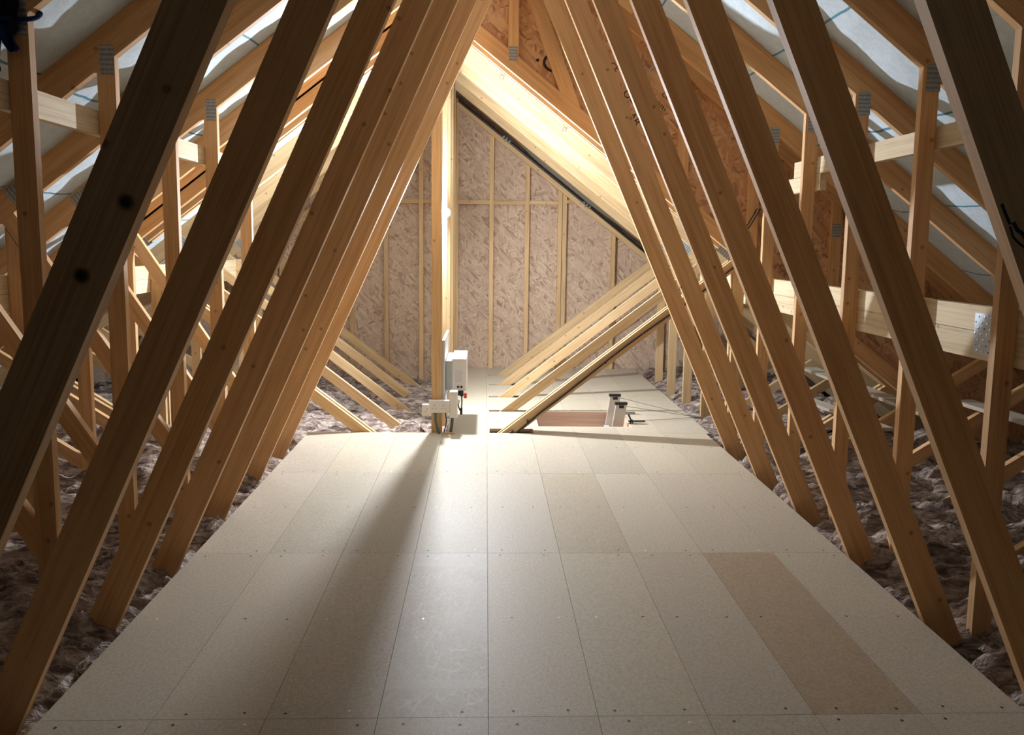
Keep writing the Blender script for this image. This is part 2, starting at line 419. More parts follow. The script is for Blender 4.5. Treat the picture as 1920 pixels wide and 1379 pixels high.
# sub-floor ceiling sheet, closes the loft below
o = box('ceiling_sheet', (-4.6, Y_REAR, -0.50), (4.9, Y_GABLE, -0.48), 'grey'); o.name = 'floor_deck'; tag(o, 'grey plasterboard sheet under the loft joists', kind='structure')

# ------------------------------------------------------------------ noise helper
class VN:
    def __init__(s, seed): s.t = np.random.RandomState(seed).rand(256, 256)
    def __call__(s, x, y):
        xi, yi = np.floor(x).astype(int), np.floor(y).astype(int); fx, fy = x - xi, y - yi
        fx = fx * fx * (3 - 2 * fx); fy = fy * fy * (3 - 2 * fy)
        a = s.t[xi % 256, yi % 256]; b = s.t[(xi + 1) % 256, yi % 256]; c = s.t[xi % 256, (yi + 1) % 256]; d = s.t[(xi + 1) % 256, (yi + 1) % 256]
        return (a * (1 - fx) + b * fx) * (1 - fy) + (c * (1 - fx) + d * fx) * fy - 0.5
def grid_mesh(name, xs, ys, zf, mat, smooth=True, **kw):
    X, Y = np.meshgrid(xs, ys); Z = zf(X, Y)
    v = np.stack([X, Y, Z], -1).reshape(-1, 3); nx, ny = len(xs), len(ys)
    i = (np.arange(ny - 1)[:, None] * nx + np.arange(nx - 1)[None]).ravel()
    f = np.stack([i, i + 1, i + nx + 1, i + nx], -1)
    me = bpy.data.meshes.new(name); me.from_pydata(v.tolist(), [], f.tolist()); me.update()
    if smooth: me.polygons.foreach_set('use_smooth', np.ones(len(f), bool))
    o = link(name, me, mat=mat, **kw); return o

# ------------------------------------------------------------------ roof membranes
ceiling = empty('ceiling', (0, 0, 0), 'grey white roofing membrane sagging between the rafters', None, None, 'structure')
vn = VN(5)
def roof_sheet(side, c, z, y0, y1, ylist, xmax):
    ys_r = sorted(ylist)
    def bay(Y):
        t = np.zeros_like(Y); e = [ys_r[0] - 0.61] + ys_r + [ys_r[-1] + 0.61]
        idx = np.zeros_like(Y)
        for i in range(len(e) - 1):
            a, b = e[i] + T, e[i + 1] - T
            m = (Y > a) & (Y < b); t[m] = (Y[m] - a) / (b - a); idx[m] = i + 1
        return t, idx
    def zf(X, Y):
        t, idx = bay(Y); u = np.abs(X - c)
        drape = np.sin(np.pi * t) ** 0.8
        amp = 0.016 + 0.030 * vn(u / 0.16 + idx * 13.7, idx * 3.1 + 0.5) + 0.016 * vn(u / 0.06 + 7, Y * 2.0 + idx)
        wr = 0.006 * vn(u / 0.09, Y / 0.05)
        lap = sum(np.where((u > l - CN - 0.01), -0.004, 0.0) for l in LAPS)
        return z - S * u + RV + 0.006 - drape * (np.maximum(amp, 0.002) + wr) + lap * 0.3
    xs = c + side * np.arange(0, xmax, 0.03); ys = np.arange(y0, y1 + 1e-6, 0.03)
    if side < 0: xs = xs[::-1]
    o = grid_mesh('roof_membrane', xs, ys, zf, 'membrane'); o.parent = ceiling; return o
near_list = [round(-1.22 - 0.61 * i, 2) for i in range(10)] + YS_NEAR
for s in (-1, 1): roof_sheet(s, CN, ZN, Y_REAR, Y_SPAN + 0.04, near_list, 4.6)
for s in (-1, 1): roof_sheet(s, CF, ZF, Y_SPAN + 0.04, Y_GABLE + 0.01, YS_FAR, 4.1)

# ------------------------------------------------------------------ end walls of OSB on studs
def osb_columns(parent, c, z, edges, y0, y1, zlow, extra=None, mat='osb'):
    for a, b in zip(edges[:-1], edges[1:]):
        poly = [(a + .001, zlow), (b - .001, zlow), (b - .001, z + 0.5), (a + .001, z + 0.5)]
        poly = below_left(below_right(poly, c, z + RV), c, z + RV)
        if extra: poly = extra(poly)
        if len(poly) >= 3: prism('osb_panel', poly, y0, y1, mat, parent)
wall_back = empty('wall_back', (0, Y_GABLE, 0), 'osb gable wall with timber studs at the far end', None, None, 'structure')
osb_columns(wall_back, CF, ZF, [-4.3, -3.1, -1.9, -0.70, 0.42, 1.36, 2.56, 3.7], Y_GABLE, Y_GABLE + 0.012, -0.45)
for x in (-2.6, -2.2, -1.84, -1.46, -1.087, -0.712, -0.34, 0.041, 0.424, 0.775, 0.825, 1.359, 1.912, 2.3, 2.7):
    pl = [(x - .0225, -0.45), (x + .0225, -0.45), (x + .0225, 3.5), (x - .0225, 3.5)]
    prism('stud', below_left(below_right(pl, CF, ZF), CF, ZF), Y_GABLE - 0.045, Y_GABLE - 0.0005, 'wood_far', wall_back, math.pi / 2)
xs_ = [-1.087, -0.712, -0.34, 0.041, 0.424, 0.775]
for a, b in zip(xs_[:-1], xs_[1:]):
    box('noggin', (a + .023, Y_GABLE - 0.045, 1.775), (b - .023, Y_GABLE - 0.0005, 1.815), 'wood_far', wall_back)
box('noggin', (0.848, Y_GABLE - 0.045, 1.795), (1.05, Y_GABLE - 0.0005, 1.835), 'wood_far', wall_back)
for s in (-1, 1):     # sloping plate under the membrane on the gable
    pl, a = bar((CF, ZF), (CF + s * 3.6, ZF - S * 3.6), 0.07, side=-s)
    pl = halfplane(pl, (-s, 0), -s * CF)
    prism('sloping_plate', [(x, z_ - 0.045 + 0.035) for x, z_ in pl], Y_GABLE - 0.09, Y_GABLE - 0.047, 'wood_far', wall_back, a)
wall_front = empty('wall_front', (0, Y_REAR, 0), 'osb wall behind the viewpoint', None, None, 'structure')
osb_columns(wall_front, CN, ZN, [-4.2, -3.0, -1.8, -0.6, 0.6, 1.8, 3.0, 4.5], Y_REAR - 0.012, Y_REAR, -0.45)

# dividing panel between the high near roof and the low far roof
wall_mid = empty('wall_middle', (0, Y_SPAN, 0), 'osb dividing panel above the lower roof on the right', None, None, 'structure')
def cut_far(poly):
    a = above_right(poly, CF, ZF + 0.002); return a
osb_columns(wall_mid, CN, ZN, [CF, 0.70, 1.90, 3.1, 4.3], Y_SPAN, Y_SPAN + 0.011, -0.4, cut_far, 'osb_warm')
osb_left = [(-4.3, -0.4), (CF - .001, -0.4), (CF - .001, 3.6), (-4.3, 3.6)]
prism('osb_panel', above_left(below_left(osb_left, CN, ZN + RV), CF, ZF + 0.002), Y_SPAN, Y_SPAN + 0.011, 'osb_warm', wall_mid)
yf0, yf1 = Y_SPAN - 0.036, Y_SPAN - 0.001
pl, a = bar((CF, ZF), (CF + 3.6, ZF - S * 3.6), 0.10, side=1); pl = halfplane(pl, (-1, 0), -CF)
prism('sloping_chord', pl, yf0, yf1, 'wood', wall_mid, a)
pl, a = bar((CF, ZF), (CF - 3.6, ZF - S * 3.6), 0.09, side=-1); pl = halfplane(pl, (1, 0), CF)
prism('sloping_chord', pl, yf0, yf1, 'wood', wall_mid, a)
ch_top = ZF + 0.10 / math.cos(ANG)
def mid_member(name, pl, a):
    pl = above_right(pl, CF, ch_top); pl = below_left(below_right(pl, CN, ZN), CN, ZN); prism(name, pl, yf0, yf1, 'wood', wall_mid, a)
for x0, x1, nm in ((0.12, 0.19, 'king_post'), (1.285, 1.355, 'stud'), (1.78, 1.85, 'stud'), (2.37, 2.44, 'stud'), (2.95, 3.02, 'stud')):
    mid_member(nm, [(x0, 0), (x1, 0), (x1, 3.5), (x0, 3.5)], math.pi / 2)
pl, a = bar((0.284, 2.866), (0.471, 2.371), 0.095, side=1, ext=0.7); pl = halfplane(pl, (-1, 0), -0.191)
mid_member('diagonal_web', pl, a)
for s in (-1, 1):
    pl, a = bar((CN, ZN), (CN + s * 4.2, ZN - S * 4.2), RD, side=s, ext=0.2)
    prism('rafter', halfplane(pl, (-s, 0), -s * CN), yf0, yf1, 'wood', wall_mid, a)
prism('nail_plate', [(0.125, 2.575), (0.183, 2.575), (0.183, 2.665), (0.125, 2.665)], yf0 - .0025, yf0 - .0003, 'plate', wall_mid)
for x, z_ in ((1.815, 1.295), (2.405, 1.48)):
    prism('nail_plate', [(x - .03, z_ - .05), (x + .03, z_ - .05), (x + .03, z_ + .05), (x - .03, z_ + .05)], yf0 - .0025, yf0 - .0003, 'plate', wall_mid)
pl, a = bar((1.06, 2.52), (1.12, 2.585), 0.014); prism('tape_strip', pl, yf0 - .002, yf0 - .0003, 'zinc', wall_mid, a)
def stamp(txt, x, z_, size, rot):
    cu = bpy.data.curves.new('printed_stamp', 'FONT'); cu.body = txt; cu.size = size; cu.extrude = 0.0002; cu.align_x = 'LEFT'
    cu.offset = size * 0.01
    o = bpy.data.objects.new('printed_stamp', cu); COL.objects.link(o); o.parent = wall_mid; cu.materials.append(M['ink'])
    o.location = (x, -0.0006, z_); o.rotation_euler = (math.pi / 2, rot, 0)
for txt, x, z_, sz, rt in (('.C', 0.300, 2.592, 0.16, 0.66), ('- OC', 0.86, 2.40, 0.07, 0.66), ('- AB', 0.915, 2.27, 0.07, 0.95), ('CE', 0.80, 2.56, 0.055, 0.66), ('CE', 1.16, 2.375, 0.045, 0.66)):
    stamp(txt, x, z_, sz, rt)
for i in range(6):
    pl, a = bar((1.125 + .014 * i, 2.345 - .011 * i), (1.112 + .014 * i, 2.325 - .011 * i), 0.006); prism('printed_bar', pl, Y_SPAN - .0008, Y_SPAN - .0002, 'ink', wall_mid, a)

# ------------------------------------------------------------------ near trusses
def near_truss():
    t = empty('roof_truss', (CN, 0, 0))
    k = dict(y0=-T, y1=T, mat='wood', parent=t)
    zc = -0.13
    for s in (-1, 1):
        pl, a = bar((CN, ZN), (CN + s * 4.3, ZN - S * 4.3), RD, side=s, ext=0.2)
        prism('rafter', halfplane(pl, (-s, 0), -s * CN), ang=a, **k)
    prism('bottom_chord', [(-3.95, zc - 0.097), (4.3, zc - 0.097), (4.2, zc), (-3.85, zc)], **k)
    def clip(pl, s):
        pl = below_left(below_right(pl, CN, ZN - .001), CN, ZN - .001)
        return halfplane(pl, (0, -1), -(zc + .001))
    # big inner diagonals from the floor edge to the ridge
    pl, a = bar((-1.322, 0.0), (CN, (CN + 1.322) * 2.178), 0.107, side=1, ext=0.4); prism('diagonal_web', clip(halfplane(pl, (1, 0), CN - .001), -1), ang=a, **k)
    pl, a = bar((1.616, 0.0), (CN, (1.616 - CN) * 2.257), 0.107, side=-1, ext=0.4); prism('diagonal_web', clip(halfplane(pl, (-1, 0), -CN - .001), 1), ang=a, **k)
    # posts under the rafters
    for x0, x1 in ((-1.597, -1.525), (1.805, 1.877)):
        pl = [(x0, -0.3), (x1, -0.3), (x1, 3), (x0, 3)]
        pl = clip(pl, 0)
        prism('post', pl, ang=math.pi / 2, **k)
    # steep web outside the left post
    pl, a = bar((-1.357, 0), (-2.33, 1.508), 0.075, side=1, ext=0.3); pl = clip(pl, -1); pl = halfplane(pl, (1, 0), -1.36)
    w_ = halfplane(pl, (1, 0), -1.5975); prism('steep_web', w_, ang=a, **k)
    # outer post and shallow struts
    pl = clip([(-2.362, -0.3), (-2.290, -0.3), (-2.290, 3), (-2.362, 3)], -1); prism('outer_post', halfplane(pl, (1.55, 1), 1.55 * -1.357 - 0.145), ang=math.pi / 2, **k)
    pl, a = bar((-2.20, 0), (-3.31, 0.72), 0.072, side=1, ext=0.4); pl = halfplane(clip(pl, -1), (1, 0), -2.363); prism('strut', pl, ang=a, **k)
    pl, a = bar((2.36, 0), (3.53, 0.75), 0.072, side=-1, ext=0.4); pl = clip(pl, 1); prism('strut', pl, ang=a, **k)
    # pressed plates on the joints
    def plate(x, z_, w2, h2, a=0.0):
        c_, s_ = math.cos(a), math.sin(a)
        pl = [(x + u * c_ - v * s_, z_ + u * s_ + v * c_) for u, v in ((-w2, -h2), (w2, -h2), (w2, h2), (-w2, h2))]
        prism('nail_plate', pl, -T - .0025, -T - .0002, 'plate', t, a)
    plate(-1.555, 2.085, 0.027, 0.058); plate(1.85, 2.075, 0.03, 0.055)
    plate(-2.27, 1.60, 0.045, 0.075, ANG - math.pi / 2)
    return t
G1 = 'roof trusses of the near high roof'
lab_near = ['roof truss closest to the camera, dark left diagonal with two black knots',
            'second roof truss from the camera, left diagonal foot in the bottom corner of the floor',
            'third roof truss from the camera, navy cloth hanging on its left post',
            'fourth roof truss from the camera, its wavy plate topping the post behind the first diagonal',
            'fifth roof truss from the camera, carrying the lit binder end on its right post',
            'sixth roof truss from the camera, two in front of the osb dividing panel',
            'seventh roof truss from the camera, right before the osb dividing panel']
t0 = near_truss()
near = []
for i, y in enumerate(YS_NEAR):
    t = t0 if i == 0 else copy_tree(t0)
    t.location = (CN, y, 0); tag(t, lab_near[i], 'roof truss', G1); near.append(t)
# knots and a pen scrawl on the closest truss
for x, z_, r in ((-0.693, 1.437, 0.019), (-0.782, 1.298, 0.018)):
    pl = [(x + r * math.cos(i * .6283), z_ + 1.15 * r * math.sin(i * .6283)) for i in range(10)]
    prism('knot', pl, -0.61 - T - .0009, -0.61 - T - .0002, 'knot', near[0])
yq = -0.61 - T - .0008
for pts, wd in ((((0.957, 1.455), (0.966, 1.436), (0.976, 1.418)), 0.006), (((0.977, 1.412), (0.985, 1.392), (1.0, 1.378), (1.02, 1.367), (1.035, 1.356)), 0.0045),
                (((0.983, 1.42), (0.992, 1.406), (1.004, 1.398), (1.018, 1.38), (1.034, 1.362)), 0.008)):
    pts = [(x_ + 0.026, z_2) for x_, z_2 in pts]
    for a_, b_2 in zip(pts[:-1], pts[1:]):
        pl, a = bar(a_, b_2, wd, ext=0.001); prism('pen_mark', pl, yq, yq + .0005, 'ink', near[0], a)

# ------------------------------------------------------------------ far trusses
def far_truss():
    t = empty('roof_truss', (CF, 0, 0)); k = dict(y0=-T, y1=T, mat='wood_far', parent=t); zb = -0.32
    for s in (-1, 1):
        pl, a = bar((CF, ZF), (CF + s * 4.0, ZF - S * 4.0), RD, side=s, ext=0.2); prism('rafter', halfplane(pl, (-s, 0), -s * CF), ang=a, **k)
    prism('bottom_chord', [(CF - 3.9, zb - .097), (CF + 3.9, zb - .097), (CF + 3.9, zb), (CF - 3.9, zb)], **k)
    def clip(pl):
        return halfplane(below_left(below_right(pl, CF, ZF - .001), CF, ZF - .001), (0, -1), -(zb + .001))
    prism('king_post', clip([(CF - .036, -1), (CF + .036, -1), (CF + .036, 4), (CF - .036, 4)]), ang=math.pi / 2, **k)
    for s in (-1, 1):
        pl, a = bar((CF + s * 0.475, 0), (CF + s * 2.1, S * (2.1 - 0.475)), 0.074, side=-s, ext=0.8)
        prism('web', halfplane(clip(pl), (-s, 0), -(s * CF + 0.037)), ang=a, **k)
    for x0, x1, s in ((1.762, 1.836, 1), (-2.362, -2.290, -1)):
        pl = clip([(x0, -1), (x1, -1), (x1, 3), (x0, 3)])
        # stop under the web
        if s > 0: pl = halfplane(pl, (-S, 1), -S * (CF + 0.475) - 0.096)
        else: pl = halfplane(pl, (S, 1), S * (CF - 0.475) - 0.096)
        prism('post', pl, ang=math.pi / 2, **k)
    for x0, s in ((2.36, 1), (-2.43, -1)):
        pl, a = bar((x0, 0), (x0 + s * 1.2, 0.77), 0.072, side=-s, ext=0.4); prism('strut', clip(pl), ang=a, **k)
    for s in (-1, 1):
        x, z_ = CF + s * 2.08, ZF - S * 2.08 + 0.05; a = -s * ANG + math.pi / 2; c_, s_ = math.cos(a), math.sin(a)
        pl = [(x + u * c_ - v * s_, z_ + u * s_ + v * c_) for u, v in ((-.05, -.07), (.05, -.07), (.05, .07), (-.05, .07))]
        prism('nail_plate', pl, -T - .0025, -T - .0002, 'plate', t, a)
    return t
G2 = 'roof trusses of the lower far roof'
lab_far = ['front member of the doubled truss at the loft hatch, black cable along its right web',
           'rear member of the doubled truss at the loft hatch, just behind its twin',
           'lower roof truss carrying the lit bulb, first behind the doubled truss',
           'second single lower roof truss behind the doubled truss',
           'third single lower roof truss behind the doubled truss',
           'last lower roof truss, directly before the osb gable wall']
f0 = far_truss(); far = []
for i, y in enumerate(YS_FAR):
    t = f0 if i == 0 else copy_tree(f0)
    t.location = (CF, y, 0); tag(t, lab_far[i], 'roof truss', G2); far.append(t)

# ------------------------------------------------------------------ longitudinal binders
def binder(name, x0, x1, y0, y1, z0, z1, mat, label, split=None, group='timber binders running between the trusses'):
    t = empty(name, ((x0 + x1) / 2, y0, z0), label, 'timber', group)
    if split:
        box('lower_board', (x0, y0, z0), (x1, y1, split - .001), mat, t, along='y'); box('upper_board', (x0, y0, split + .001), (x1, y1, z1), mat, t, along='y')
    else: box('board', (x0, y0, z0), (x1, y1, z1), mat, t, along='y')
    return t
binder('timber_binder', -1.637, -1.599, -0.9, 3.27, 1.786, 1.882, 'wood_rough', 'rough pale binder high on the left posts just under the rafters')
binder('timber_binder', 1.879, 1.917, -0.9, 2.75, 1.784, 1.878, 'wood_rough', 'rough pale binder high on the right posts just under the rafters')
binder('timber_binder', 1.879, 1.917, 2.36, 3.27, 1.69, 1.782, 'wood_rough', 'short rough binder under the upper right binder near the osb panel')
bR = binder('timber_beam', 1.879, 1.922, -0.7, 6.3, 0.945, 1.150, 'wood_rough', 'deep two board beam on the right posts with dotted steel plates', split=1.052)
bL = binder('timber_beam', -2.405, -2.364, -0.7, 6.3, 0.995, 1.180, 'wood_rough', 'deep two board beam on the left outer posts with dotted steel plate', split=1.088)
def punched(parent, x, y0, y1, z0, z1, s, seed):
    p_ = box('steel_plate', (x - .0012, y0, z0), (x + .0012, y1, z1), 'zinc', parent)
    r = random.Random(seed); ny = max(2, int((y1 - y0) / 0.03)); nz = 7
    vsb, fsb, vsd, fsd = [], [], [], []
    for i in range(ny):
        for j in range(nz):
            yy = y0 + (i + 0.5 + (0.25 if j % 2 else -0.25)) * (y1 - y0) / ny; zz = z0 + (j + .6) * (z1 - z0) / (nz + .2)
            V, F, hgt = (vsb, fsb, 0.003) if r.random() < 0.62 else (vsd, fsd, 0.0005)
            b = len(V); rr = 0.006 if hgt > .001 else .0042
            for ring, (q, hh) in enumerate(((1, 0), (.75, hgt * .8))):
                for m in range(8): V.append((x + s * (.0013 + hh), yy + rr * q * math.cos(m * math.pi / 4), zz + rr * q * math.sin(m * math.pi / 4)))
            V.append((x + s * (.0013 + hgt), yy, zz))
            for m in range(8):
                n2 = (m + 1) % 8; F.append((b + m, b + n2, b + 8 + n2, b + 8 + m)); F.append((b + 8 + m, b + 8 + n2, b + 16))
    for nm, V, F, mt in (('nail_heads', vsb, fsb, 'stud'), ('punched_holes', vsd, fsd, 'hole')):
        if not V: continue
        pl = parent.location
        me = bpy.data.meshes.new(nm); me.from_pydata([(a - pl[0], b - pl[1], c - pl[2]) for a, b, c in V], [], F); o = link(nm, me, parent, mat=mt); o['kind'] = 'stuff'
punched(bR, 1.8775, 0.66, 0.835, 0.965, 1.122, -1, 2)
punched(bR, 1.8775, 2.50, 2.62, 0.97, 1.11, -1, 3)
punched(bL, -2.3625, 1.92, 2.07, 1.01, 1.165, 1, 4)

# ------------------------------------------------------------------ mineral wool (uncountable)
n1, n2, n3 = VN(11), VN(12), VN(13)
def wool_patch(x0, x1, y0, y1, base, edge_x, label, step=0.022, edge_drop=0.17):
    def zf(X, Y):
        wx = X + 0.10 * n3(X * 2.2, Y * 2.2); wy = Y + 0.10 * n3(X * 2.0 + 40, Y * 2.0)
        h = 0.14 * n1(wx * 1.7, wy * 2.3) + 0.12 * n2(wx * 4.0, wy * 9.0)
        rdg = 1 - 2 * np.abs(n1(wx * 5 + 9, wy * 15)); h += 0.07 * (rdg - 0.5) + 0.05 * n2(wx * 15, wy * 24) + 0.02 * n3(X * 42, Y * 48)
        d = np.abs(X - edge_x); h -= edge_drop * np.exp(-d / 0.12)
        h += 0.16 * np.exp(-((X + 0.56) ** 2 + (Y - 3.68) ** 2) / 0.02) + 0.08 * np.exp(-((X + 0.85) ** 2 + (Y - 3.85) ** 2) / 0.03)   # torn tuft by the first king post
        return base + h + 0.02
    o = grid_mesh('insulation', np.arange(x0, x1 + 1e-6, step), np.arange(y0, y1 + 1e-6, step), zf, 'wool')
    tag(o, label, 'insulation', kind='stuff'); return o
wool_patch(-4.0, -1.26, -1.7, 3.46, -0.03, -1.26, 'brown grey mineral wool left of the near floor')
wool_patch(1.60, 4.05, -1.7, 3.30, -0.03, 1.60, 'brown grey mineral wool right of the near floor')
wool_patch(-4.2, -0.27, 3.46, 6.40, -0.17, -4.3, 'brown grey mineral wool left of the king posts at the far end')
wool_patch(1.66, 3.15, 3.31, 6.40, -0.05, 1.66, 'dark mineral wool right of the far floor')

wool_patch(-3.8, 4.0, -6.9, -2.5, -0.1, -9, 'mineral wool between the joists behind the viewpoint', step=0.08)

# ------------------------------------------------------------------ lamp on the second king post
LX, LY, LZ = -0.335, 4.135, 1.60
lamp = empty('loft_lamp', (LX, 4.182, LZ), 'glowing bulb lamp on the king post behind the first post', 'lamp')
def lathe(name, prof, mat, parent, loc, axis='y', seg=20):
    vs_, fs = [], []
    for i, (r, h) in enumerate(prof):
        for m in range(seg):
            a = 2 * math.pi * m / seg; u, v = r * math.cos(a), r * math.sin(a)
            vs_.append((u, h, v) if axis == 'y' else (u, v, h))
    for i in range(len(prof) - 1):
        for m in range(seg):
            n2_ = (m + 1) % seg; fs.append((i * seg + m, i * seg + n2_, (i + 1) * seg + n2_, (i + 1) * seg + m))
    fs.append(tuple(range(seg))); fs.append(tuple(range((len(prof) - 1) * seg, len(prof) * seg)))
    me = bpy.data.meshes.new(name); me.from_pydata(vs_, [], fs); me.update()
    for p_ in me.polygons: p_.use_smooth = len(p_.vertices) == 4
    o = link(name, me, parent, mat=mat); pl = ploc(parent); o.location = tuple(loc[i] - pl[i] for i in range(3)); return o
lathe('lamp_holder', [(0.034, 0.0), (0.034, -0.006), (0.022, -0.010), (0.021, -0.016), (0.017, -0.018)], 'white', lamp, (LX, 4.182, LZ))
lathe('bulb_body', [(0.016, 0.028), (0.019, 0.024), (0.024, 0.016), (0.0265, 0.0102)], 'white', lamp, (LX, LY, LZ), seg=16)
lathe('bulb', [(0.0262, 0.010), (0.0305, 0.002), (0.032, -0.008), (0.0305, -0.019), (0.025, -0.030), (0.015, -0.037), (0.004, -0.040)], 'bulb', lamp, (LX, LY, LZ), seg=16)

# ------------------------------------------------------------------ electrics by the first king post
panel = box('backing_board', (-0.327, 3.52, 0.22), (-0.309, 4.17, 0.665), 'white', None, 0.002); tag(panel, 'pale upright backing board fixed between the first two king posts', 'board')
inv = empty('inverter_box', (-0.22, 3.62, 0.27), 'white box with labels and red switch on the backing board', 'inverter')
box('mounting_plate', (-0.306, 3.62, 0.28), (-0.262, 4.06, 0.50), 'grey', inv, 0.003)
box('case', (-0.262, 3.62, 0.275), (-0.155, 4.08, 0.515), 'white', inv, 0.006)
box('lower_tray', (-0.262, 3.64, 0.235), (-0.19, 4.04, 0.274), 'black', inv, 0.003)
for x in (-0.215, -0.190): lathe('cable_gland', [(0.009, 0.0), (0.009, -0.004), (0.006, -0.006)], 'black', inv, (x, 3.6195, 0.305), seg=12)
for i in range(7): box('printed_line', (-0.24, 3.6188, 0.345 + i * 0.013), (-0.19 + 0.004 * (i % 3), 3.6196, 0.348 + i * 0.013), 'grey', inv)
box('printed_label', (-0.258, 3.66, 0.5152), (-0.235, 3.74, 0.5156), 'grey', inv)
box('switch_handle', (-0.172, 3.60, 0.222), (-0.150, 3.632, 0.258), 'red', inv, 0.003)
box('switch_body', (-0.20, 3.61, 0.235), (-0.176, 3.66, 0.274), 'black', inv, 0.002)
def socket(x0, x1, y0, y1, z0, z1, label):
    s_ = empty('double_socket', ((x0 + x1) / 2, y1, z0), label, 'socket', 'white double sockets on the king post')
    box('back_box', (x0 + .003, y0 + .012, z0 + .003), (x1 - .003, y1, z1 - .003), 'white', s_, 0.002)
    box('face_plate', (x0, y0, z0), (x1, y0 + .0118, z1), 'white', s_, 0.003)
    for cx in (x0 + (x1 - x0) * .27, x0 + (x1 - x0) * .73):
        box('earth_slot', (cx - .0022, y0 - .0006, z0 + .05), (cx + .0022, y0 + .0002, z0 + .058), 'hole', s_)
        for q in (-1, 1): box('pin_slot', (cx + q * .011 - .003, y0 - .0006, z0 + .031), (cx + q * .011 + .003, y0 + .0002, z0 + .035), 'hole', s_)
        box('rocker_switch', (cx + (.018 if cx < (x0 + x1) / 2 else -.018) - .004, y0 - .0025, z0 + .06), (cx + (.018 if cx < (x0 + x1) / 2 else -.018) + .004, y0 + .0002, z0 + .074), 'white', s_, 0.001)
    return s_
socket(-0.417, -0.271, 3.412, 3.460, 0.153, 0.243, 'white double socket on the front of the first king post')
socket(-0.480, -0.340, 3.610, 3.660, 0.085, 0.172, 'white double socket lower down behind the first king post')
jb = empty('isolator_box', (-0.24, 3.44, 0.11), 'tall white isolator box beside the front double socket', 'electrical box')
box('case', (-0.269, 3.42, 0.115), (-0.212, 3.50, 0.305), 'white', jb, 0.004); box('cover', (-0.264, 3.413, 0.135), (-0.217, 3.4198, 0.285), 'white', jb, 0.002)
box('side_gland', (-0.2115, 3.45, 0.215), (-0.198, 3.475, 0.245), 'white', jb, 0.002)
for nm, pts, r, mt, lb in (
    ('cable', [(-0.372, 3.435, 0.155), (-0.368, 3.43, 0.08), (-0.352, 3.425, 0.02), (-0.345, 3.42, -0.005)], 0.0105, 'conduit', 'thick dark conduit from the front socket down to the floor'),
    ('cable', [(-0.250, 3.46, 0.116), (-0.253, 3.455, 0.06), (-0.262, 3.45, 0.004)], 0.011, 'conduit', 'thick dark conduit from the isolator box down to the floor'),
    ('cable', [(-0.305, 3.44, 0.16), (-0.292, 3.438, 0.10), (-0.298, 3.44, 0.05), (-0.31, 3.43, 0.004)], 0.004, 'black', 'thin black cable looping between socket and floor'),
    ('cable', [(-0.188, 3.62, 0.236), (-0.185, 3.56, 0.19), (-0.190, 3.50, 0.15), (-0.205, 3.49, 0.18), (-0.212, 3.49, 0.23)], 0.005, 'black', 'black cable drooping from the inverter to the isolator box'),
    ('cable', [(-0.262, 3.62, 0.25), (-0.285, 3.57, 0.285), (-0.30, 3.53, 0.27), (-0.296, 3.48, 0.235)], 0.006, 'grey', 'grey cable curling behind the isolator box')):
    tag(tube(nm, smooth_pts(pts), r, mt), lb, 'cable', 'cables of the electrical installation')
o = box('cable_connector', (-0.197, 3.485, 0.125), (-0.178, 3.515, 0.17), 'black', None, 0.003); tag(o, 'black plug connector hanging below the white inverter box', 'connector')
o = box('offcut', (-0.30, 3.40, 0.0), (-0.235, 3.43, 0.008), 'wood_far', None); tag(o, 'small wood offcut lying at the foot of the first king post', 'offcut')
o = box('cable_clip', (-0.425, 3.47, 0.02), (-0.402, 3.51, 0.045), 'white', None, 0.003); tag(o, 'small white clip low on the side of the first king post', 'clip')

# cable along the doubled truss, with loop at its foot
pc = []
for i in range(0, 26):
    u = i / 25; x = 0.20 + u * 1.55; pc.append((x, 3.455, S * (x - CF - 0.475) - 0.055 - 0.010 * math.sin(u * 9) + (0.0 if u > .12 else -0.03 * (0.12 - u) * 8)))
pc = [(0.165, 3.44, 0.004), (0.185, 3.445, 0.018)] + pc
tag(tube('cable', pc, 0.0065, 'black'), 'black cable clipped up the right web of the doubled truss', 'cable')
for u in (0.06, 0.42, 0.8):
    x = 0.20 + u * 1.55; z_ = S * (x - CF - 0.475) - 0.055
    o = box('cable_clip', (x - .005, 3.447, z_ - .009), (x + .005, 3.4615, z_ + .009), 'black', None, 0.002); tag(o, 'black clip holding the cable on the doubled truss %s' % {0.06: 'near the hatch', 0.42: 'half way up its web', 0.8: 'high on its web'}[u], 'clip', 'black cable clips')
# two thin cables seen through the trusses on the right
for k_, dx in enumerate((0, 0.022)):
    tag(tube('cable', smooth_pts([(1.83 + dx, 3.25, 1.62), (1.76 + dx, 3.24, 1.50), (1.69 + dx, 3.23, 1.42), (1.64 + dx, 3.24, 1.34)]), 0.004, 'black'), ('upper' if k_ else 'lower') + ' of two thin black cables slanting across the osb panel', 'cable', 'thin cables on the osb panel')
# white brackets under the lower rafters
for x, y, lb in ((0.085, 3.60, 'upper white clip under the lower rafters'), (0.535, 3.60, 'lower white clip under the lower rafters')):
    z_ = far_under(x); c_ = empty('rafter_clip', (x, y, z_), lb, 'clip', 'white clips under the rafters')
    for q in (-.012, .012):
        ob = box('prong', (x + q - .007, y - .012, z_ - .05), (x + q + .007, y + .012, z_ - .002), 'white', c_, 0.002); ob.rotation_euler = (0, ANG * .55, 0)
    ob = box('bridge', (x - .024, y - .013, z_ - .012), (x + .024, y + .013, z_ + .004), 'white', c_, 0.002); ob.rotation_euler = (0, ANG, 0)

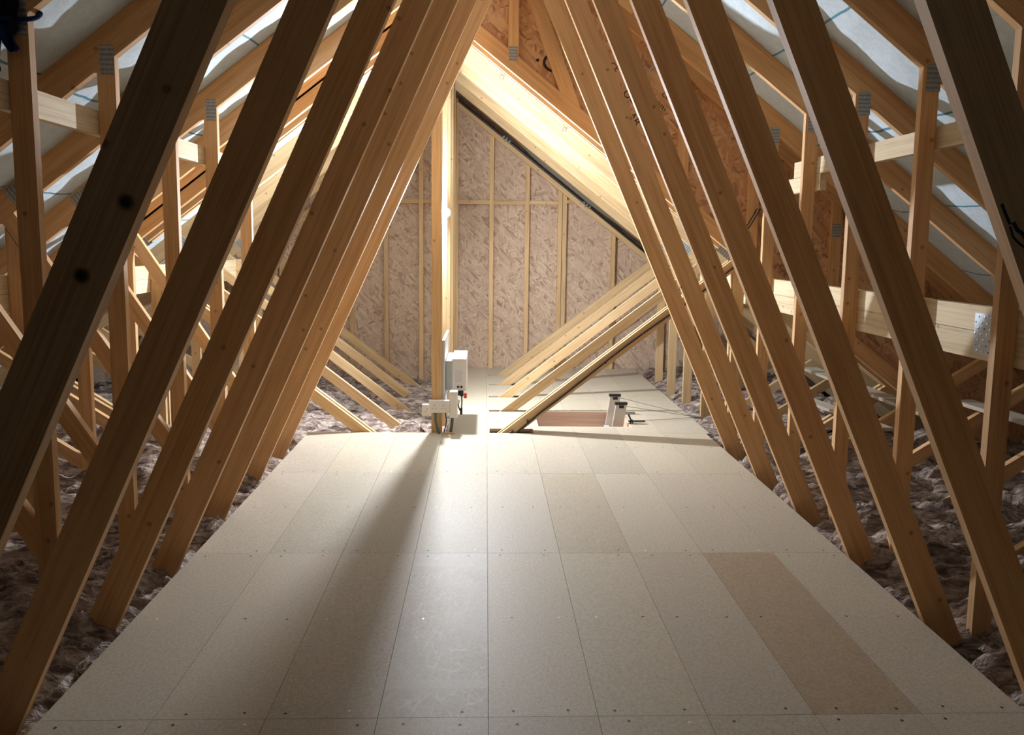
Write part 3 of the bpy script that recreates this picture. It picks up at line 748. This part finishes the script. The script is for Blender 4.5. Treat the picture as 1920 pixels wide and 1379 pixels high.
# grey film sagging under the last rafters and the black rod with brackets
vf = VN(21)
def film_z(X, Y):
    u = np.abs(X - CF); t = (Y - 6.0) / 0.27
    return ZF - S * u + 0.050 - np.sin(np.pi * np.clip(t, 0, 1)) * (0.035 + 0.13 * vf(u * 2.2, 3.3)) - 0.02 * t
o = grid_mesh('plastic_film', np.arange(CF + 0.04, 1.9, 0.04), np.linspace(6.0, 6.27, 10), film_z, 'film')
md = o.modifiers.new('thick', 'SOLIDIFY'); md.thickness = 0.001
tag(o, 'grey plastic film sagging under the last rafters before the gable', 'film')
rod = empty('cable_rod', (CF + 0.05, 6.32, 0), 'black rod with bright brackets running down the slope before the gable', 'rod')
za = lambda x: 2.872 - 0.772 * (x - CF)
tube('rod', [(CF + 0.05, 6.32, za(CF + .05)), (1.9, 6.32, za(1.9))], 0.014, 'black', rod)
for x in (0.19, 1.05):
    for dx, r in ((-.03, .022), (0, .032), (.03, .022)):
        ob = lathe('bracket', [(r, -.012), (r, .012)], 'glassclip', rod, (x + dx, 6.315, za(x + dx)), axis='z', seg=10); ob.rotation_euler = (0, math.pi / 2 + ANG, 0)

# ------------------------------------------------------------------ loft hatch and ladder
hx0, hx1, hy0, hy1 = HATCH
hat = empty('hatch_lining', ((hx0 + hx1) / 2, (hy0 + hy1) / 2, -0.4), 'plywood lining of the loft hatch opening', 'hatch')
box('far_board', (hx0, hy1 - .018, -0.40), (hx1, hy1 - .001, -0.001), 'ply', hat)
box('near_board', (hx0, hy0 + .001, -0.40), (hx1, hy0 + .018, -0.001), 'ply', hat)
box('side_board', (hx0 + .001, hy0 + .0185, -0.40), (hx0 + .018, hy1 - .0185, -0.001), 'ply', hat, along='y')
box('side_board', (hx1 - .018, hy0 + .0185, -0.40), (hx1 - .001, hy1 - .0185, -0.001), 'ply', hat, along='y')
box('door_panel', (hx0 + .02, hy0 + .02, -0.42), (hx1 - .02, hy1 - .02, -0.402), 'white', hat)
lad = empty('loft_ladder', (1.02, 3.95, -0.4), 'folded aluminium loft ladder standing in the hatch opening', 'ladder')
for y, zt, xt in ((3.78, 0.148, 1.03), (4.10, 0.150, 1.035)):
    pl, a = bar((xt, zt), (xt - 0.075, -0.39), 0.082); so = prism('stile', pl, y - .013, y + .013, 'alu', lad, a)
    box('end_cap', (xt - .05, y - .018, zt - .004), (xt + .045, y + .018, zt + .016), 'black', lad, 0.003)
    box('cap_hook', (xt - .02, y - .014, zt - .03), (xt + .02, y + .0145, zt - .006), 'black', lad, 0.002)
for z_ in (-0.10, -0.33): box('rung', (0.945, 3.795, z_ - .012), (0.985, 4.085, z_ + .012), 'alu', lad)
for y, zt in ((3.78, 0.13), (4.10, 0.135)):
    tube('stay_rod', [(1.075, y, zt), (1.66, 3.955, 0.012)], 0.002, 'steel', lad)
tube('stay_rod', [(1.13, 3.80, 0.010), (1.66, 3.95, 0.010)], 0.002, 'steel', lad)
tube('spring', [(1.09, 3.78, 0.015), (1.22, 3.80, 0.012)], 0.0065, 'black', lad); tube('spring', [(1.10, 4.10, 0.012), (1.20, 4.105, 0.010)], 0.006, 'steel', lad)
tube('hinge_arm', [(1.085, 3.76, 0.07), (1.11, 3.77, 0.02), (1.085, 3.755, -0.03)], 0.007, 'black', lad); tube('hinge_arm', [(1.115, 3.77, 0.03), (1.125, 3.75, -0.04)], 0.005, 'black', lad)
box('floor_bracket', (1.645, 3.94, 0.0005), (1.70, 3.975, 0.014), 'steel', lad, 0.002)

# ------------------------------------------------------------------ navy cloth on the third truss post
cl = empty('hanging_cloth', (-1.56, 0.57, 1.95), 'dark navy cloth and strap tied round the left post, top corner', 'cloth')
def cloth(name, pts, wd, mat, y):
    vs_, fs = [], []; vnz = VN(31); n = len(pts); m = 8
    for i, (x, z_) in enumerate(pts):
        for j in range(m + 1):
            u = j / m - .5; vs_.append((x + u * wd[i] - cl.location[0], y - 0.012 * math.cos(u * 9 + i) + 0.01 * math.sin(i * 1.7 + j) - cl.location[1], z_ + 0.01 * math.sin(j * 1.3 + i) - cl.location[2]))
    for i in range(n - 1):
        for j in range(m): b = i * (m + 1) + j; fs.append((b, b + 1, b + m + 2, b + m + 1))
    me = bpy.data.meshes.new(name); me.from_pydata(vs_, [], fs); o = link(name, me, cl, mat=mat)
    a = o.modifiers.new('thick', 'SOLIDIFY'); a.thickness = 0.006; s_ = o.modifiers.new('sub', 'SUBSURF'); s_.levels = 1; s_.render_levels = 2
    for p_ in me.polygons: p_.use_smooth = True
cloth('body', [(-1.62, 2.16), (-1.605, 2.12), (-1.60, 2.08), (-1.605, 2.045), (-1.615, 2.015)], [0.15, 0.15, 0.13, 0.12, 0.09], 'darkcloth', 0.575)
cloth('sleeve', [(-1.60, 2.05), (-1.585, 2.02), (-1.57, 1.995), (-1.555, 1.972)], [0.06, 0.055, 0.05, 0.035], 'blue', 0.572)
cloth('tail', [(-1.625, 2.03), (-1.625, 1.98), (-1.622, 1.94), (-1.618, 1.90)], [0.045, 0.04, 0.036, 0.03], 'blue', 0.572)
tube('strap', smooth_pts([(-1.60, 0.572, 2.075), (-1.555, 0.570, 2.070), (-1.520, 0.572, 2.072), (-1.502, 0.60, 2.085), (-1.500, 0.625, 2.105), (-1.52, 0.635, 2.11)]), 0.008, 'blue', cl)

# ------------------------------------------------------------------ loose planks in the right eaves
def plank(a, b, wd, th, label):
    a, b = Vector(a), Vector(b); d = b - a; me_o = box('loose_plank', (-d.length / 2, -wd / 2, -th / 2), (d.length / 2, wd / 2, th / 2), 'wood_grey')
    me_o.location = (a + b) / 2; me_o.rotation_euler = d.to_track_quat('X', 'Z').to_euler(); tag(me_o, label, 'plank', 'loose planks in the right eaves')
plank((2.775, 4.5, 0.322), (2.785, 2.55, 0.326), 0.13, 0.022, 'pale loose plank lying across the right struts, upper one')
plank((2.50, 4.2, 0.165), (2.56, 2.75, 0.205), 0.11, 0.02, 'grey loose plank lying low in the right eaves')
plank((2.93, 2.55, 0.43), (2.95, 1.5, 0.44), 0.13, 0.022, 'short pale plank lying between the nearer right struts')

# ------------------------------------------------------------------ turn curves and lettering into plain meshes
bpy.context.view_layer.update()
dg = bpy.context.evaluated_depsgraph_get()
for o in [o for o in bpy.data.objects if o.type in {'CURVE', 'FONT'}]:
    me = bpy.data.meshes.new_from_object(o.evaluated_get(dg)); nm = o.name
    q = bpy.data.objects.new('swap', me); COL.objects.link(q); q.parent = o.parent
    q.location = o.location; q.rotation_euler = o.rotation_euler
    for k_, v_ in o.items():
        if k_ in ('label', 'category', 'group', 'kind'): q[k_] = v_
    bpy.data.objects.remove(o); q.name = nm
